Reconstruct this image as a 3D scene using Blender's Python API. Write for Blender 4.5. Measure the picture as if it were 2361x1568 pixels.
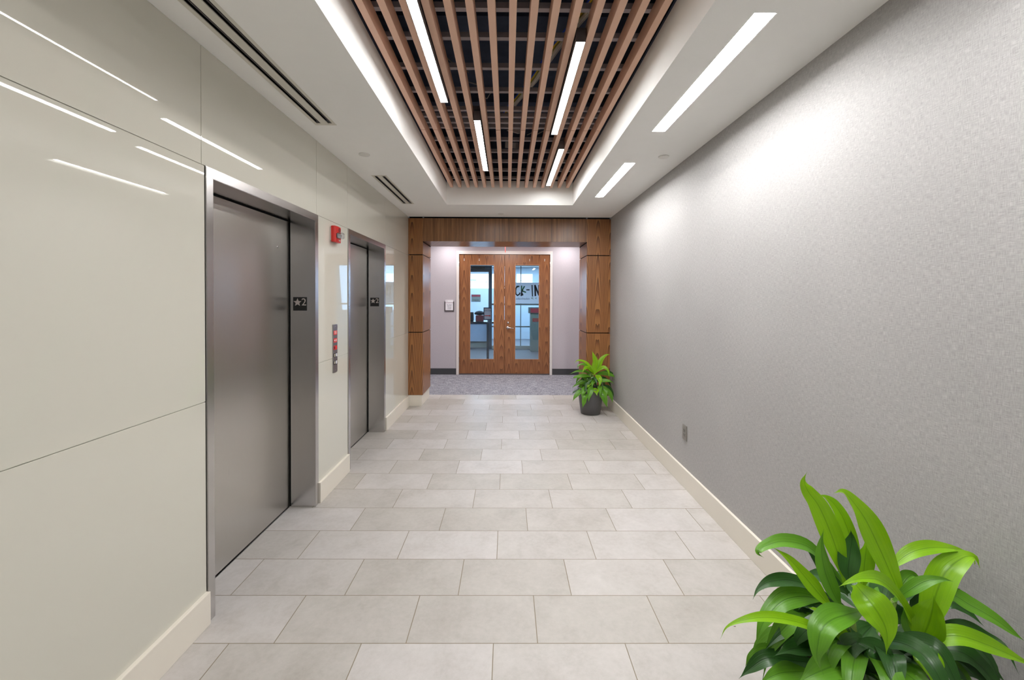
import bpy, bmesh, math, random
from mathutils import Vector, Matrix, Quaternion
import numpy as np

for _o in list(bpy.data.objects):
    bpy.data.objects.remove(_o)
SC = bpy.context.scene
COL = SC.collection

# ------------------------------------------------------------------ camera
W, HT = 2361, 1568
F_PX, YAW, PITCH, ROLL, SX, SY, EYE = 945.2477, .00529, .01296, .00434, -5.704, -83.051, 1.571
_f = Vector((math.sin(YAW)*math.cos(PITCH), math.cos(YAW)*math.cos(PITCH), -math.sin(PITCH)))
_r = Vector((math.cos(YAW), -math.sin(YAW), 0)); _u = _r.cross(_f)
_c, _s = math.cos(ROLL), math.sin(ROLL)
R2 = _c*_r + _s*_u
U2 = -_s*_r + _c*_u
cd = bpy.data.cameras.new('camera')
cd.sensor_fit = 'HORIZONTAL'; cd.sensor_width = 36
cd.lens = F_PX*36/W
cd.shift_x = -SX/W; cd.shift_y = SY/W
cd.clip_start = .05; cd.clip_end = 100
cam = bpy.data.objects.new('camera', cd); COL.objects.link(cam)
m = Matrix((R2, U2, -_f)).transposed().to_4x4(); m.translation = (0, 0, EYE)
cam.matrix_world = m
SC.camera = cam

def at(px, py, Y):
    """photo pixel -> the point on its sight line at depth Y"""
    d = _f + R2*(px-W/2-SX)/F_PX - U2*(py-HT/2-SY)/F_PX
    return Vector((0, 0, EYE)) + d*(Y/d.y)

# ------------------------------------------------------------------ world, exposure
SC.view_settings.view_transform = 'Standard'
SC.view_settings.look = 'None'
SC.view_settings.gamma = 1
SC.view_settings.use_curve_mapping = False
SC.view_settings.exposure = 0.24
wd = bpy.data.worlds.new('world'); SC.world = wd; wd.use_nodes = True
wd.node_tree.nodes['Background'].inputs[0].default_value = (.9, .95, 1, 1)
wd.node_tree.nodes['Background'].inputs[1].default_value = .05
try:
    SC.cycles.use_denoising = True
    SC.cycles.denoiser = 'OPENIMAGEDENOISE'
    SC.cycles.max_bounces = 10
    SC.cycles.diffuse_bounces = 6
    SC.cycles.glossy_bounces = 5
    SC.cycles.transparent_max_bounces = 12
    SC.cycles.caustics_reflective = False
    SC.cycles.caustics_refractive = False
    SC.cycles.sample_clamp_indirect = 6
except Exception:
    pass

def area(name, loc, size, power, color=(1, 1, 1), rot=(0, 0, 0), size_y=None):
    l = bpy.data.lights.new(name, 'AREA'); l.energy = power; l.color = color
    l.shape = 'RECTANGLE'; l.size = size; l.size_y = size_y or size
    o = bpy.data.objects.new(name, l); COL.objects.link(o); o.location = loc; o.rotation_euler = rot
    return o

LAMP = 56.0
SOFFIT_LAMP = 70.0           # emission strength of the linear diffusers
WARM = (1.0, .995, .985)
# downlights of the cross corridor and daylight and added fill of the room beyond the doors
for x in (-1.2, 1.2):
    area('corridor_downlight', (x, 8.05, 2.72), .25, 7, (1, .97, .96))
area('corridor_downlight', (0, 7.3, 2.72), .6, 34, (1, .97, .95))
for x in (-3.0, 3.0):
    area('corridor_downlight', (x, 7.5, 2.72), .6, 20, (1, .97, .95))
area('office_daylight', (0, 15.7, 2.1), 7.0, 150, (.50, .74, 1.0), (math.radians(-80), 0, 0), 2.0)
area('office_fill', (0, 10.6, 2.75), 4.0, 110, (.62, .82, 1.0), (0, 0, 0), 2.4)  # added fill, brightens the banner and the counter front
area('office_fill', (0, 14.4, 2.78), 5.0, 170, (.55, .78, 1.0), (0, 0, 0), 1.2)  # added fill, brightens the far office wall

# ------------------------------------------------------------------ helpers
def lin(r, g, b):
    def c(v):
        v /= 255
        return v/12.92 if v <= .04045 else ((v+.055)/1.055)**2.4
    return (c(r), c(g), c(b), 1)

class N:
    """small node-tree writer"""
    def __init__(s, name):
        s.m = bpy.data.materials.new(name); s.m.use_nodes = True
        s.t = s.m.node_tree; s.n = s.t.nodes; s.bsdf = s.n['Principled BSDF']
    def new(s, typ, **kw):
        nd = s.n.new(typ)
        for k, v in kw.items(): setattr(nd, k, v)
        return nd
    def link(s, a, b): s.t.links.new(a, b)
    def put(s, sock, v):
        if isinstance(v, bpy.types.NodeSocket): s.link(v, sock)
        else: sock.default_value = v
    def math(s, op, a, b=0.0, c=0.0):
        nd = s.new('ShaderNodeMath', operation=op)
        s.put(nd.inputs[0], a); s.put(nd.inputs[1], b)
        if len(nd.inputs) > 2: s.put(nd.inputs[2], c)
        return nd.outputs[0]
    def pos(s):
        g = s.new('ShaderNodeNewGeometry')
        sp = s.new('ShaderNodeSeparateXYZ'); s.link(g.outputs['Position'], sp.inputs[0])
        return g.outputs['Position'], sp.outputs
    def obj(s):
        g = s.new('ShaderNodeTexCoord')
        sp = s.new('ShaderNodeSeparateXYZ'); s.link(g.outputs['Object'], sp.inputs[0])
        return g.outputs['Object'], sp.outputs
    def xyz(s, x, y, z):
        nd = s.new('ShaderNodeCombineXYZ')
        for i, v in enumerate((x, y, z)): s.put(nd.inputs[i], v)
        return nd.outputs[0]
    def noise(s, vec, scale=1, detail=3, rough=.5, dist=0.0):
        nd = s.new('ShaderNodeTexNoise'); s.link(vec, nd.inputs['Vector'])
        nd.inputs['Scale'].default_value = scale; nd.inputs['Detail'].default_value = detail
        nd.inputs['Roughness'].default_value = rough; nd.inputs['Distortion'].default_value = dist
        return nd.outputs[0]
    def white(s, vec):
        nd = s.new('ShaderNodeTexWhiteNoise', noise_dimensions='3D'); s.link(vec, nd.inputs['Vector'])
        return nd.outputs[0]
    def ramp(s, f, stops):
        nd = s.new('ShaderNodeValToRGB'); s.put(nd.inputs[0], f)
        e = nd.color_ramp.elements
        e[0].position, e[0].color = stops[0]; e[1].position, e[1].color = stops[-1]
        for p, c in stops[1:-1]:
            k = e.new(p); k.color = c
        return nd.outputs[0]
    def mix(s, f, a, b):
        nd = s.new('ShaderNodeMix', data_type='RGBA')
        s.put(nd.inputs[0], f); s.put(nd.inputs[6], a); s.put(nd.inputs[7], b)
        return nd.outputs[2]
    def bump(s, h, strength=.2, dist=.001):
        nd = s.new('ShaderNodeBump'); nd.inputs['Strength'].default_value = strength
        nd.inputs['Distance'].default_value = dist; s.link(h, nd.inputs['Height'])
        s.link(nd.outputs[0], s.bsdf.inputs['Normal'])
    def set(s, **kw):
        for k, v in kw.items(): s.put(s.bsdf.inputs[k.replace('_', ' ')], v)
        return s.m

def plain(name, col, rough=.5, metal=0.0, spec=.5, var=.04, **kw):
    n = N(name); p, _ = n.pos()
    f = n.noise(p, 9, 3)
    a = tuple(c*(1-var) for c in col[:3])+(1,); b = tuple(min(1, c*(1+var)) for c in col[:3])+(1,)
    n.set(Base_Color=n.mix(f, a, b), Roughness=rough, Metallic=metal, **kw)
    n.bsdf.inputs['Specular IOR Level'].default_value = spec
    return n.m

def emit(name, col, strength, base=(.8, .8, .8, 1)):
    n = N(name)
    n.set(Base_Color=base, Emission_Color=col, Emission_Strength=strength, Roughness=.5)
    return n.m

class MB:
    """collects shapes, links them as ONE mesh object"""
    def __init__(s): s.bm = bmesh.new()
    def box(s, x0, x1, y0, y1, z0, z1, bev=0.0, mi=0):
        vs = [s.bm.verts.new((x, y, z)) for x in (x0, x1) for y in (y0, y1) for z in (z0, z1)]
        q = ((0,1,3,2), (4,6,7,5), (0,4,5,1), (2,3,7,6), (0,2,6,4), (1,5,7,3))
        fs = [s.bm.faces.new([vs[i] for i in k]) for k in q]
        for f in fs: f.material_index = mi
        if bev:
            es = list({e for f in fs for e in f.edges})
            r = bmesh.ops.bevel(s.bm, geom=es, offset=bev, segments=2, affect='EDGES', profile=.6)
            for f in r['faces']: f.material_index = mi
        return s
    def prism(s, pts, axis, a0, a1, mi=0):
        """closed 2-D outline swept along an axis (0,1,2) from a0 to a1"""
        def P(u, v, a):
            return {0: (a, u, v), 1: (u, a, v), 2: (u, v, a)}[axis]
        b = [s.bm.verts.new(P(u, v, a0)) for u, v in pts]; t = [s.bm.verts.new(P(u, v, a1)) for u, v in pts]
        n = len(pts)
        fs = [s.bm.faces.new(b), s.bm.faces.new(t[::-1])]
        for i in range(n):
            fs.append(s.bm.faces.new((b[i], t[i], t[(i+1) % n], b[(i+1) % n])))
        for f in fs: f.material_index = mi
        return s
    def lathe(s, prof, c=(0, 0, 0), axis=2, seg=32, mi=0, cap=True):
        rings = []
        for r, h in prof:
            ring = []
            for k in range(seg):
                a = 2*math.pi*k/seg; u, v = r*math.cos(a), r*math.sin(a)
                p = {2: (u, v, h), 1: (u, h, v), 0: (h, u, v)}[axis]
                ring.append(s.bm.verts.new((p[0]+c[0], p[1]+c[1], p[2]+c[2])))
            rings.append(ring)
        for a, b in zip(rings, rings[1:]):
            for k in range(seg):
                f = s.bm.faces.new((a[k], a[(k+1) % seg], b[(k+1) % seg], b[k])); f.material_index = mi; f.smooth = True
        if cap:
            for rg in (rings[0][::-1], rings[-1]):
                f = s.bm.faces.new(rg); f.material_index = mi
        return s
    def tube(s, pts, r, seg=8, mi=0):
        pts = [Vector(p) for p in pts]; rings = []
        for i, p in enumerate(pts):
            t = (pts[min(i+1, len(pts)-1)]-pts[max(i-1, 0)]).normalized()
            a = t.cross(Vector((0, 0, 1)))
            if a.length < 1e-4: a = t.cross(Vector((1, 0, 0)))
            a.normalize(); b = t.cross(a)
            rr = r[i] if isinstance(r, (list, tuple)) else r
            rings.append([s.bm.verts.new(p+a*rr*math.cos(2*math.pi*k/seg)+b*rr*math.sin(2*math.pi*k/seg)) for k in range(seg)])
        for a, b in zip(rings, rings[1:]):
            for k in range(seg):
                f = s.bm.faces.new((a[k], a[(k+1) % seg], b[(k+1) % seg], b[k])); f.smooth = True; f.material_index = mi
        s.bm.faces.new(rings[0][::-1]).material_index = mi; s.bm.faces.new(rings[-1]).material_index = mi
        return s
    def build(s, name, mats, parent=None):
        bmesh.ops.recalc_face_normals(s.bm, faces=s.bm.faces)
        me = bpy.data.meshes.new(name); s.bm.to_mesh(me); s.bm.free()
        for k in (mats if isinstance(mats, (list, tuple)) else [mats]): me.materials.append(k)
        return link(name, me, parent)

def link(name, data, parent=None):
    o = bpy.data.objects.new(name, data); COL.objects.link(o)
    if parent:
        o.parent = parent
        o.matrix_parent_inverse = parent.matrix_basis.inverted()
    return o

def empty(name, loc):
    o = bpy.data.objects.new(name, None); o.empty_display_size = .1
    COL.objects.link(o); o.location = loc
    return o

def tag(o, label=None, cat=None, group=None, kind=None):
    if label: o['label'] = label
    if cat: o['category'] = cat
    if group: o['group'] = group
    if kind: o['kind'] = kind
    return o

def thing(name, loc, label, cat, group=None):
    return tag(empty(name, loc), label, cat, group, 'thing')

def text(name, body, size, mat, M, parent, extrude=.0006, align='CENTER', squash=1.0):
    """lettering as a mesh; M places the text's own x-right y-up plane"""
    cu = bpy.data.curves.new(name, 'FONT'); cu.body = body; cu.size = size; cu.extrude = extrude
    cu.align_x = align; cu.align_y = 'CENTER'; cu.resolution_u = 4
    t = bpy.data.objects.new(name+'_curve', cu); COL.objects.link(t)
    dg = bpy.context.evaluated_depsgraph_get()
    me = bpy.data.meshes.new_from_object(t.evaluated_get(dg))
    bpy.data.objects.remove(t); bpy.data.curves.remove(cu)
    me.transform(M @ Matrix.Diagonal((squash, 1, 1, 1)))
    me.materials.clear(); me.materials.append(mat)
    return link(name, me, parent)

def face_minus_y(x, y, z):      # lettering read by someone looking along +Y
    return Matrix.Translation((x, y, z)) @ Matrix.Rotation(math.radians(90), 4, 'X')
def face_plus_x(x, y, z):       # lettering on the left wall, read looking along -X
    return Matrix.Translation((x, y, z)) @ Matrix.Rotation(math.radians(90), 4, 'Z') @ Matrix.Rotation(math.radians(90), 4, 'X')

def plate(mb, x0, x1, y0, y1, z0, z1, holes):
    """slab with rectangular holes (x0,x1,y0,y1)"""
    xs = sorted({x0, x1, *[h[i] for h in holes for i in (0, 1)]}); ys = sorted({y0, y1, *[h[i] for h in holes for i in (2, 3)]})
    for a, b in zip(xs, xs[1:]):
        run = None
        for c, d in zip(ys, ys[1:]):
            mx, my = (a+b)/2, (c+d)/2
            solid = not any(h[0] < mx < h[1] and h[2] < my < h[3] for h in holes)
            if solid:
                run = (run[0], d) if run else (c, d)
            if (not solid or d == ys[-1]) and run:
                mb.box(a, b, run[0], run[1], z0, z1); run = None

# ------------------------------------------------------------------ materials
def mat_floor():
    n = N('porcelain_tile'); p, (x, y, z) = n.pos()
    DT, WT, Y0, X0 = .30159, .60005, 1.84809, -.05697
    v = n.math('DIVIDE', n.math('SUBTRACT', y, Y0), DT)
    row = n.math('ADD', n.math('FLOOR', v), 1.0)
    off = n.math('MULTIPLY', n.math('FLOORED_MODULO', row, 3.0), .2015)
    u = n.math('DIVIDE', n.math('SUBTRACT', n.math('SUBTRACT', x, X0), off), WT)
    col = n.math('FLOOR', u)
    def edge(w, size):
        fr = n.math('FRACT', w)
        return n.math('MULTIPLY', n.math('MINIMUM', fr, n.math('SUBTRACT', 1.0, fr)), size)
    d = n.math('MINIMUM', edge(u, WT), edge(v, DT))
    mr = n.new('ShaderNodeMapRange'); n.link(d, mr.inputs[0])
    mr.inputs[1].default_value = .0013; mr.inputs[2].default_value = .0025
    tilemask = mr.outputs[0]
    cell = n.xyz(row, col, 3.0)
    w = n.white(cell)
    sh = n.new('ShaderNodeVectorMath', operation='ADD'); n.link(p, sh.inputs[0])
    sc = n.new('ShaderNodeVectorMath', operation='SCALE'); n.link(cell, sc.inputs[0]); sc.inputs['Scale'].default_value = 7.3
    n.link(sc.outputs[0], sh.inputs[1])
    cloud = n.noise(sh.outputs[0], 5, 6, .62, .4)
    fine = n.noise(sh.outputs[0], 38, 5, .7)
    base = n.ramp(n.math('ADD', n.math('MULTIPLY', cloud, .65), n.math('MULTIPLY', fine, .35)),
                  [(.30, lin(172, 168, 164)), (.5, lin(187, 184, 182)), (.72, lin(199, 196, 195))])
    tint = n.mix(w, lin(232, 229, 222), lin(255, 253, 252))
    mm = n.new('ShaderNodeMix', data_type='RGBA', blend_type='MULTIPLY'); mm.inputs[0].default_value = 1
    n.link(base, mm.inputs[6]); n.link(tint, mm.inputs[7])
    n.set(Base_Color=n.mix(tilemask, lin(122, 110, 88), mm.outputs[2]),
          Roughness=n.math('ADD', .40, n.math('MULTIPLY', cloud, .16)))
    h = n.math('ADD', n.math('MULTIPLY', tilemask, 1.0), n.math('MULTIPLY', fine, .06))
    n.bump(h, .5, .0012)
    return n.m

def mat_wallcover(name, c0, c1, c2):
    """woven linen wallcovering: vertical and horizontal slubs (works on x- and y-facing walls)"""
    n = N(name); p, (x, y, z) = n.pos()
    h = n.math('ADD', x, y)
    vert = n.noise(n.xyz(n.math('MULTIPLY', h, 560), 0.0, n.math('MULTIPLY', z, 40)), 1, 3, .6)
    hori = n.noise(n.xyz(n.math('MULTIPLY', h, 40), 3.0, n.math('MULTIPLY', z, 560)), 1, 3, .6)
    big = n.noise(p, 1.3, 3)
    slub = n.noise(n.xyz(n.math('MULTIPLY', h, 5), 9.0, n.math('MULTIPLY', z, 170)), 1, 2, .5)
    sl = n.ramp(slub, [(.68, (0, 0, 0, 1)), (.74, (1, 1, 1, 1))])
    f = n.math('ADD', n.math('MULTIPLY', n.math('ADD', vert, hori), .5), n.math('MULTIPLY', n.math('SUBTRACT', big, .5), .12))
    c = n.ramp(f, [(.33, c0), (.5, c1), (.68, c2)])
    c = n.mix(n.math('MULTIPLY', sl, .25), c, c2)
    n.set(Base_Color=c, Roughness=.62)
    n.bsdf.inputs['Specular IOR Level'].default_value = .35
    n.bump(f, .3, .0008)
    return n.m

def mat_wood(name, dark, mid, light, cathedral=True, leaf=.17, gloss=.32, x_off=0.0, arch=4.0, bow=17, wl=.50, wt=.42):
    """walnut veneer, bookmatched leaves; grain runs along z; across-grain coordinate = x+y"""
    n = N(name); p, (x, y, z) = n.pos()
    h = n.math('ADD', n.math('ADD', x, n.math('MULTIPLY', y, .37)), x_off)
    k = n.math('DIVIDE', h, leaf)
    # mirrored (bookmatched) position inside a leaf, 0 at the middle
    u = n.math('PINGPONG', k, .5)
    cell = n.math('FLOOR', n.math('ADD', k, .5))
    rnd = n.white(n.xyz(cell, 2.0, 5.0))
    wob = n.noise(n.xyz(n.math('MULTIPLY', u, 2.0), n.math('MULTIPLY', rnd, 9), n.math('MULTIPLY', z, .9)), 1, 1, .4)
    fine = n.noise(n.xyz(n.math('MULTIPLY', h, 190), 0.0, n.math('MULTIPLY', z, 5)), 1, 4, .65)
    tone = n.noise(n.xyz(n.math('MULTIPLY', u, 9), 7.0, n.math('MULTIPLY', z, .8)), 1, 3, .5)
    if cathedral:
        uu = n.math('MULTIPLY', u, u)
        g = n.math('ADD', n.math('MULTIPLY', n.math('ADD', z, n.math('MULTIPLY', rnd, .5)), arch), n.math('MULTIPLY', uu, bow))
        g = n.math('ADD', g, n.math('MULTIPLY', wob, 3.0))
        ring = n.math('FRACT', g)
    else:
        ring = n.noise(n.xyz(n.math('MULTIPLY', h, 34), 0.0, n.math('MULTIPLY', z, .5)), 1, 5, .7)
    if cathedral:
        line = n.math('POWER', ring, 2.2)
        f = n.math('ADD', n.math('MULTIPLY', n.math('SUBTRACT', 1.0, line), wl), n.math('ADD', n.math('MULTIPLY', fine, .22), n.math('MULTIPLY', tone, wt)))
        c = n.ramp(f, [(.28, dark), (.58, mid), (.86, light)])
    else:
        f = n.math('ADD', n.math('MULTIPLY', ring, .60), n.math('ADD', n.math('MULTIPLY', fine, .30), n.math('MULTIPLY', tone, .20)))
        c = n.ramp(f, [(.42, dark), (.55, mid), (.66, light)])
    n.set(Base_Color=c, Roughness=gloss)
    n.bsdf.inputs['Specular IOR Level'].default_value = .4
    return n.m

def mat_carpet():
    n = N('loop_carpet'); p, (x, y, z) = n.pos()
    a = n.noise(n.xyz(n.math('MULTIPLY', x, 7), n.math('MULTIPLY', y, 55), 0.0), 1, 4, .7)
    b = n.noise(p, 160, 2, .7)
    c = n.noise(n.xyz(n.math('MULTIPLY', x, 60), n.math('MULTIPLY', y, 9), 4.0), 1, 3, .6)
    f = n.math('ADD', n.math('MULTIPLY', a, .5), n.math('ADD', n.math('MULTIPLY', b, .3), n.math('MULTIPLY', c, .2)))
    n.set(Base_Color=n.ramp(f, [(.36, lin(72, 72, 82)), (.5, lin(138, 138, 147)), (.64, lin(206, 205, 209))]), Roughness=.95)
    n.bsdf.inputs['Specular IOR Level'].default_value = .1
    n.bump(f, .8, .004)
    return n.m

def mat_steel(name, col, rough=.27, streak=.10):
    n = N(name); p, (x, y, z) = n.pos()
    s = n.noise(n.xyz(n.math('MULTIPLY', n.math('ADD', x, y), 500), 0.0, n.math('MULTIPLY', z, 2.5)), 1, 3, .6)
    n.set(Base_Color=n.mix(s, tuple(c*.93 for c in col[:3])+(1,), col), Metallic=1.0,
          Roughness=n.math('ADD', rough-streak/2, n.math('MULTIPLY', s, streak)))
    n.bsdf.inputs['Anisotropic'].default_value = .55
    n.bsdf.inputs['Anisotropic Rotation'].default_value = 0.0
    tg = n.new('ShaderNodeTangent', direction_type='RADIAL', axis='Z'); n.link(tg.outputs[0], n.bsdf.inputs['Tangent'])
    return n.m

def mat_glass(name, tint, ior=1.5):
    n = N(name)
    tr = n.new('ShaderNodeBsdfTransparent'); tr.inputs[0].default_value = tint
    gl = n.new('ShaderNodeBsdfGlossy'); gl.inputs['Roughness'].default_value = .01
    fr = n.new('ShaderNodeFresnel'); fr.inputs[0].default_value = ior
    mx = n.new('ShaderNodeMixShader'); n.link(fr.outputs[0], mx.inputs[0]); n.link(tr.outputs[0], mx.inputs[1]); n.link(gl.outputs[0], mx.inputs[2])
    n.link(mx.outputs[0], n.n['Material Output'].inputs[0])
    return n.m

def mat_leaf(name, c0, c1, trans=.25):
    n = N(name)
    uv = n.new('ShaderNodeUVMap'); sp = n.new('ShaderNodeSeparateXYZ'); n.link(uv.outputs[0], sp.inputs[0])
    u, v = sp.outputs[0], sp.outputs[1]
    st = n.noise(n.xyz(n.math('MULTIPLY', u, 16), n.math('MULTIPLY', v, .9), 0.0), 1, 3, .6)
    p, _ = n.pos()
    bl = n.noise(p, 14, 2)
    mid = n.math('ABSOLUTE', n.math('SUBTRACT', u, .5))
    rib = n.ramp(mid, [(.0, (1, 1, 1, 1)), (.045, (0, 0, 0, 1))])
    c = n.mix(n.math('ADD', n.math('MULTIPLY', st, .6), n.math('MULTIPLY', bl, .4)), c0, c1)
    c = n.mix(n.math('MULTIPLY', rib, .7), c, tuple(k*.62 for k in c0[:3])+(1,))
    n.set(Base_Color=c, Roughness=.30)
    n.bsdf.inputs['Specular IOR Level'].default_value = .45
    n.bump(n.math('ADD', st, n.math('MULTIPLY', rib, -.6)), .5, .0016)
    tl = n.new('ShaderNodeBsdfTranslucent'); n.link(c, tl.inputs[0])
    mx = n.new('ShaderNodeMixShader'); mx.inputs[0].default_value = trans
    n.link(n.bsdf.outputs[0], mx.inputs[1]); n.link(tl.outputs[0], mx.inputs[2])
    n.link(mx.outputs[0], n.n['Material Output'].inputs[0])
    return n.m

def mat_glass_panel():
    n = N('back_painted_glass'); p, _ = n.pos()
    f = n.noise(p, .8, 3)
    n.set(Base_Color=n.mix(f, lin(199, 197, 185), lin(204, 202, 191)), Roughness=.5,
          Coat_Weight=1.0, Coat_Roughness=.015)
    n.bsdf.inputs['Coat IOR'].default_value = 1.52
    n.bsdf.inputs['Specular IOR Level'].default_value = .1
    return n.m

M = {}
M['floor'] = mat_floor()
M['carpet'] = mat_carpet()
M['linen'] = mat_wallcover('grey_linen_wallcovering', lin(140, 138, 137), lin(164, 162, 161), lin(190, 188, 187))
M['lilac'] = mat_wallcover('pale_wallcovering', lin(176, 170, 176), lin(188, 182, 188), lin(200, 194, 199))
M['ceil'] = plain('ceiling_paint', lin(246, 246, 244), .9, var=.015, spec=.2)
M['trim'] = plain('cream_painted_trim', lin(222, 216, 204), .42, var=.015)
M['jamb_white'] = plain('white_door_frame_paint', lin(226, 220, 216), .4, var=.01)
M['glasspanel'] = mat_glass_panel()
M['backing'] = plain('joint_backing', lin(186, 186, 174), .6)
M['black'] = plain('matte_black', lin(9, 9, 10), .8, spec=.2)
M['plenum'] = plain('plenum_black', lin(88, 98, 122), .9, spec=.2, var=.3)
M['carrier'] = plain('dark_grey_carrier', lin(165, 162, 168), .55)
M['galv'] = plain('galvanised_metal', lin(215, 215, 215), .4, .4)
M['darkbase'] = plain('charcoal_cove_base', lin(62, 63, 66), .5)
M['wood_flat'] = mat_wood('walnut_cathedral', lin(80, 51, 32), lin(128, 84, 52), lin(160, 110, 66), True, .18, .30, .62, 3.6)
M['wood_door'] = mat_wood('walnut_door_veneer', lin(84, 54, 38), lin(130, 84, 56), lin(164, 112, 72), True, .155, .34, .40, 3.6, 10, .34, .62)
M['wood_straight'] = mat_wood('walnut_straight', lin(84, 58, 38), lin(126, 88, 58), lin(154, 112, 76), False, .19, .30)
M['slat'] = plain('slat_brown', lin(224, 184, 160), .5, var=.06)
M['steel'] = mat_steel('brushed_steel_door', (.64, .62, .585, 1), .30)
M['steel_frame'] = mat_steel('brushed_steel_frame', (.62, .605, .60, 1), .24)
M['steel_dark'] = mat_steel('brushed_steel_reveal', (.48, .475, .48, 1), .30)
M['chrome'] = plain('satin_chrome', lin(205, 203, 205), .22, 1.0)
M['diffuser'] = emit('lamp_diffuser', WARM+(1,), LAMP)
M['soffit_diffuser'] = emit('soffit_lamp_diffuser', WARM+(1,), SOFFIT_LAMP)
M['white'] = plain('white_plastic', lin(225, 224, 220), .45)
M['grille'] = plain('white_grille', lin(212, 209, 198), .5)
M['red'] = plain('alarm_red', lin(196, 34, 28), .35)
M['redlabel'] = plain('red_label', lin(206, 40, 34), .4)
M['lens'] = mat_glass('clear_lens', (.92, .92, .96, 1))
M['mirror'] = plain('strobe_reflector', lin(220, 215, 225), .15, 1.0)
M['pane'] = mat_glass('door_glazing', (.93, .97, 1.0, 1))
M['ink'] = plain('dark_ink', lin(48, 44, 84), .7)
M['plaque'] = plain('black_plaque', lin(8, 8, 9), .45)
M['plaque_mark'] = plain('raised_silver_mark', lin(186, 176, 170), .5)
M['frame_grey'] = plain('dark_grey_frame', lin(82, 76, 78), .5)
M['pot'] = plain('charcoal_planter', lin(84, 83, 84), .42)
M['soil'] = plain('potting_soil', lin(44, 32, 22), .95, var=.4)
M['stem'] = plain('plant_stem', lin(96, 120, 44), .6, var=.2)
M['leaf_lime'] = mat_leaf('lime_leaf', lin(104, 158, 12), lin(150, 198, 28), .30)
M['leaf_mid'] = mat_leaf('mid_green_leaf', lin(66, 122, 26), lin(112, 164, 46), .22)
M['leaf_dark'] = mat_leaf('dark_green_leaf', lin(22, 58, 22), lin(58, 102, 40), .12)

XL, XR, C = -1.4395, 1.4983, 2.754
BH, BT = .158, .0195       # baseboard height, thickness
YC = 5.96                  # front of the wood portal
YE = 6.56                  # back of the portal
YT = 5.19                  # far end of the ceiling tray
YD = 8.45                  # wall with the double doors
Y_BACK = -2.6

# ------------------------------------------------------------------ room shell
mb = MB(); mb.box(-2.2, 1.9, Y_BACK, 6.67, -.08, 0)
tag(mb.build('floor', M['floor']), 'light grey rectangular stone-look floor tiles laid in running bond', 'floor', kind='structure')
mb = MB(); mb.box(-4.4, 4.4, 6.67, 8.56, -.08, .001)
tag(mb.build('floor_carpet', M['carpet']), 'grey streaked carpet between wood portal and double doors', 'floor', kind='structure')

# left wall: masonry core around the two elevator openings, clad with glass panels
E1, E2 = (1.963, 3.119), (3.706, 4.838)
SEG = ((Y_BACK, E1[0]), (E1[1], E2[0]), (E2[1], YC))
wall_left = None; WALLS = []
for i, (a, b) in enumerate(SEG):
    q = MB(); q.box(-2.2, XL-.004, a+.006, b-.006, 0, 2.9)
    WALLS.append((a, b, 0, tag(q.build('wall_left_%d' % (i+1), M['backing']), 'cream glossy glass-clad wall, ' + ('nearest part with a large seam-divided face', 'narrow part between the two elevators', 'part between farther elevator and wood column')[i], 'wall', kind='structure')))
for i, (a, b) in enumerate((E1, E2)):
    q = MB(); q.box(-2.2, XL-.004, a, b, 2.199, 2.9)
    WALLS.append((a, b, 2.19, tag(q.build('wall_left_%d' % (i+4), M['backing']), 'cream glass-clad wall above the %s elevator' % ('nearer', 'farther')[i], 'wall', kind='structure')))
def wall_at(y, z):
    for a, b, z0, o in WALLS[::-1]:
        if a <= y <= b and z > z0: return o
G = .0013
def gp(y0, y1, z0, z1):
    q = MB(); q.box(XL-.0035, XL, y0+G, y1-G, z0+G, z1-G, .0012)
    q.build('glass_panel', M['glasspanel'], wall_at((y0+y1)/2, (z0+z1)/2))
YJ = [Y_BACK, -.55, 1.941, 3.101, 3.694, 4.822, YC]
for a, b in zip(YJ, YJ[1:]):
    gp(a, b, 2.196, C)
for a, b in ((Y_BACK, -.55), (-.55, 1.9605), (3.1205, 3.7045), (4.8395, YC)):
    gp(a, b, 1.072, 2.196); gp(a, b, BH-.004, 1.072)
# right wall
mb = MB(); mb.box(XR, XR+.2, Y_BACK, YC+.004, 0, C+.1)
tag(mb.build('wall_right', M['linen']), 'long grey linen-textured wall', 'wall', kind='structure')
mb = MB(); mb.box(-2.2, 1.7, Y_BACK-.15, Y_BACK, 0, C+.1)
tag(mb.build('wall_rear', M['linen']), None, None, kind='structure')
# baseboards
for i, (a, b) in enumerate(((Y_BACK, E1[0]-.002), (E1[1]+.002, E2[0]-.002), (E2[1]+.002, YC))):
    q = MB(); q.box(XL-.012, XL+BT, a, b, 0, BH, .003)
    tag(q.build('baseboard_left_%d' % (i+1), M['trim']), None, None, kind='structure')
q = MB(); q.box(XR-BT, XR, Y_BACK, YC, 0, BH, .003)
tag(q.build('baseboard_right', M['trim']), 'cream baseboard along the grey wall', 'baseboard', kind='structure')

# ceiling soffit with lamp and diffuser cut-outs, and the tray walls
TX0, TX1, TY0 = -.770, .818, -1.4
SOFFIT = [(1.013, 1.109, 1.700, 2.906), (1.013, 1.109, 3.570, 4.776), (1.013, 1.109, -.17, 1.036)]
SLOTS = [(-1.318, -1.172, 1.56, 2.83), (-1.318, -1.172, 3.97, 5.165)]
mb = MB()
plate(mb, XL-.02, XR+.02, Y_BACK, YC, C, C+.03, [(TX0, TX1, TY0, YT)]+SOFFIT+SLOTS)
mb.box(TX0-.02, TX0, TY0-.02, YT+.02, C+.03, 3.026); mb.box(TX1, TX1+.02, TY0-.02, YT+.02, C+.03, 3.026)
mb.box(TX0, TX1, YT, YT+.02, C+.03, 3.056); mb.box(TX0, TX1, TY0-.02, TY0, C+.03, 3.056)
tag(mb.build('ceiling', M['ceil']), 'white ceiling with recessed tray over the hallway', 'ceiling', kind='structure')
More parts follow.
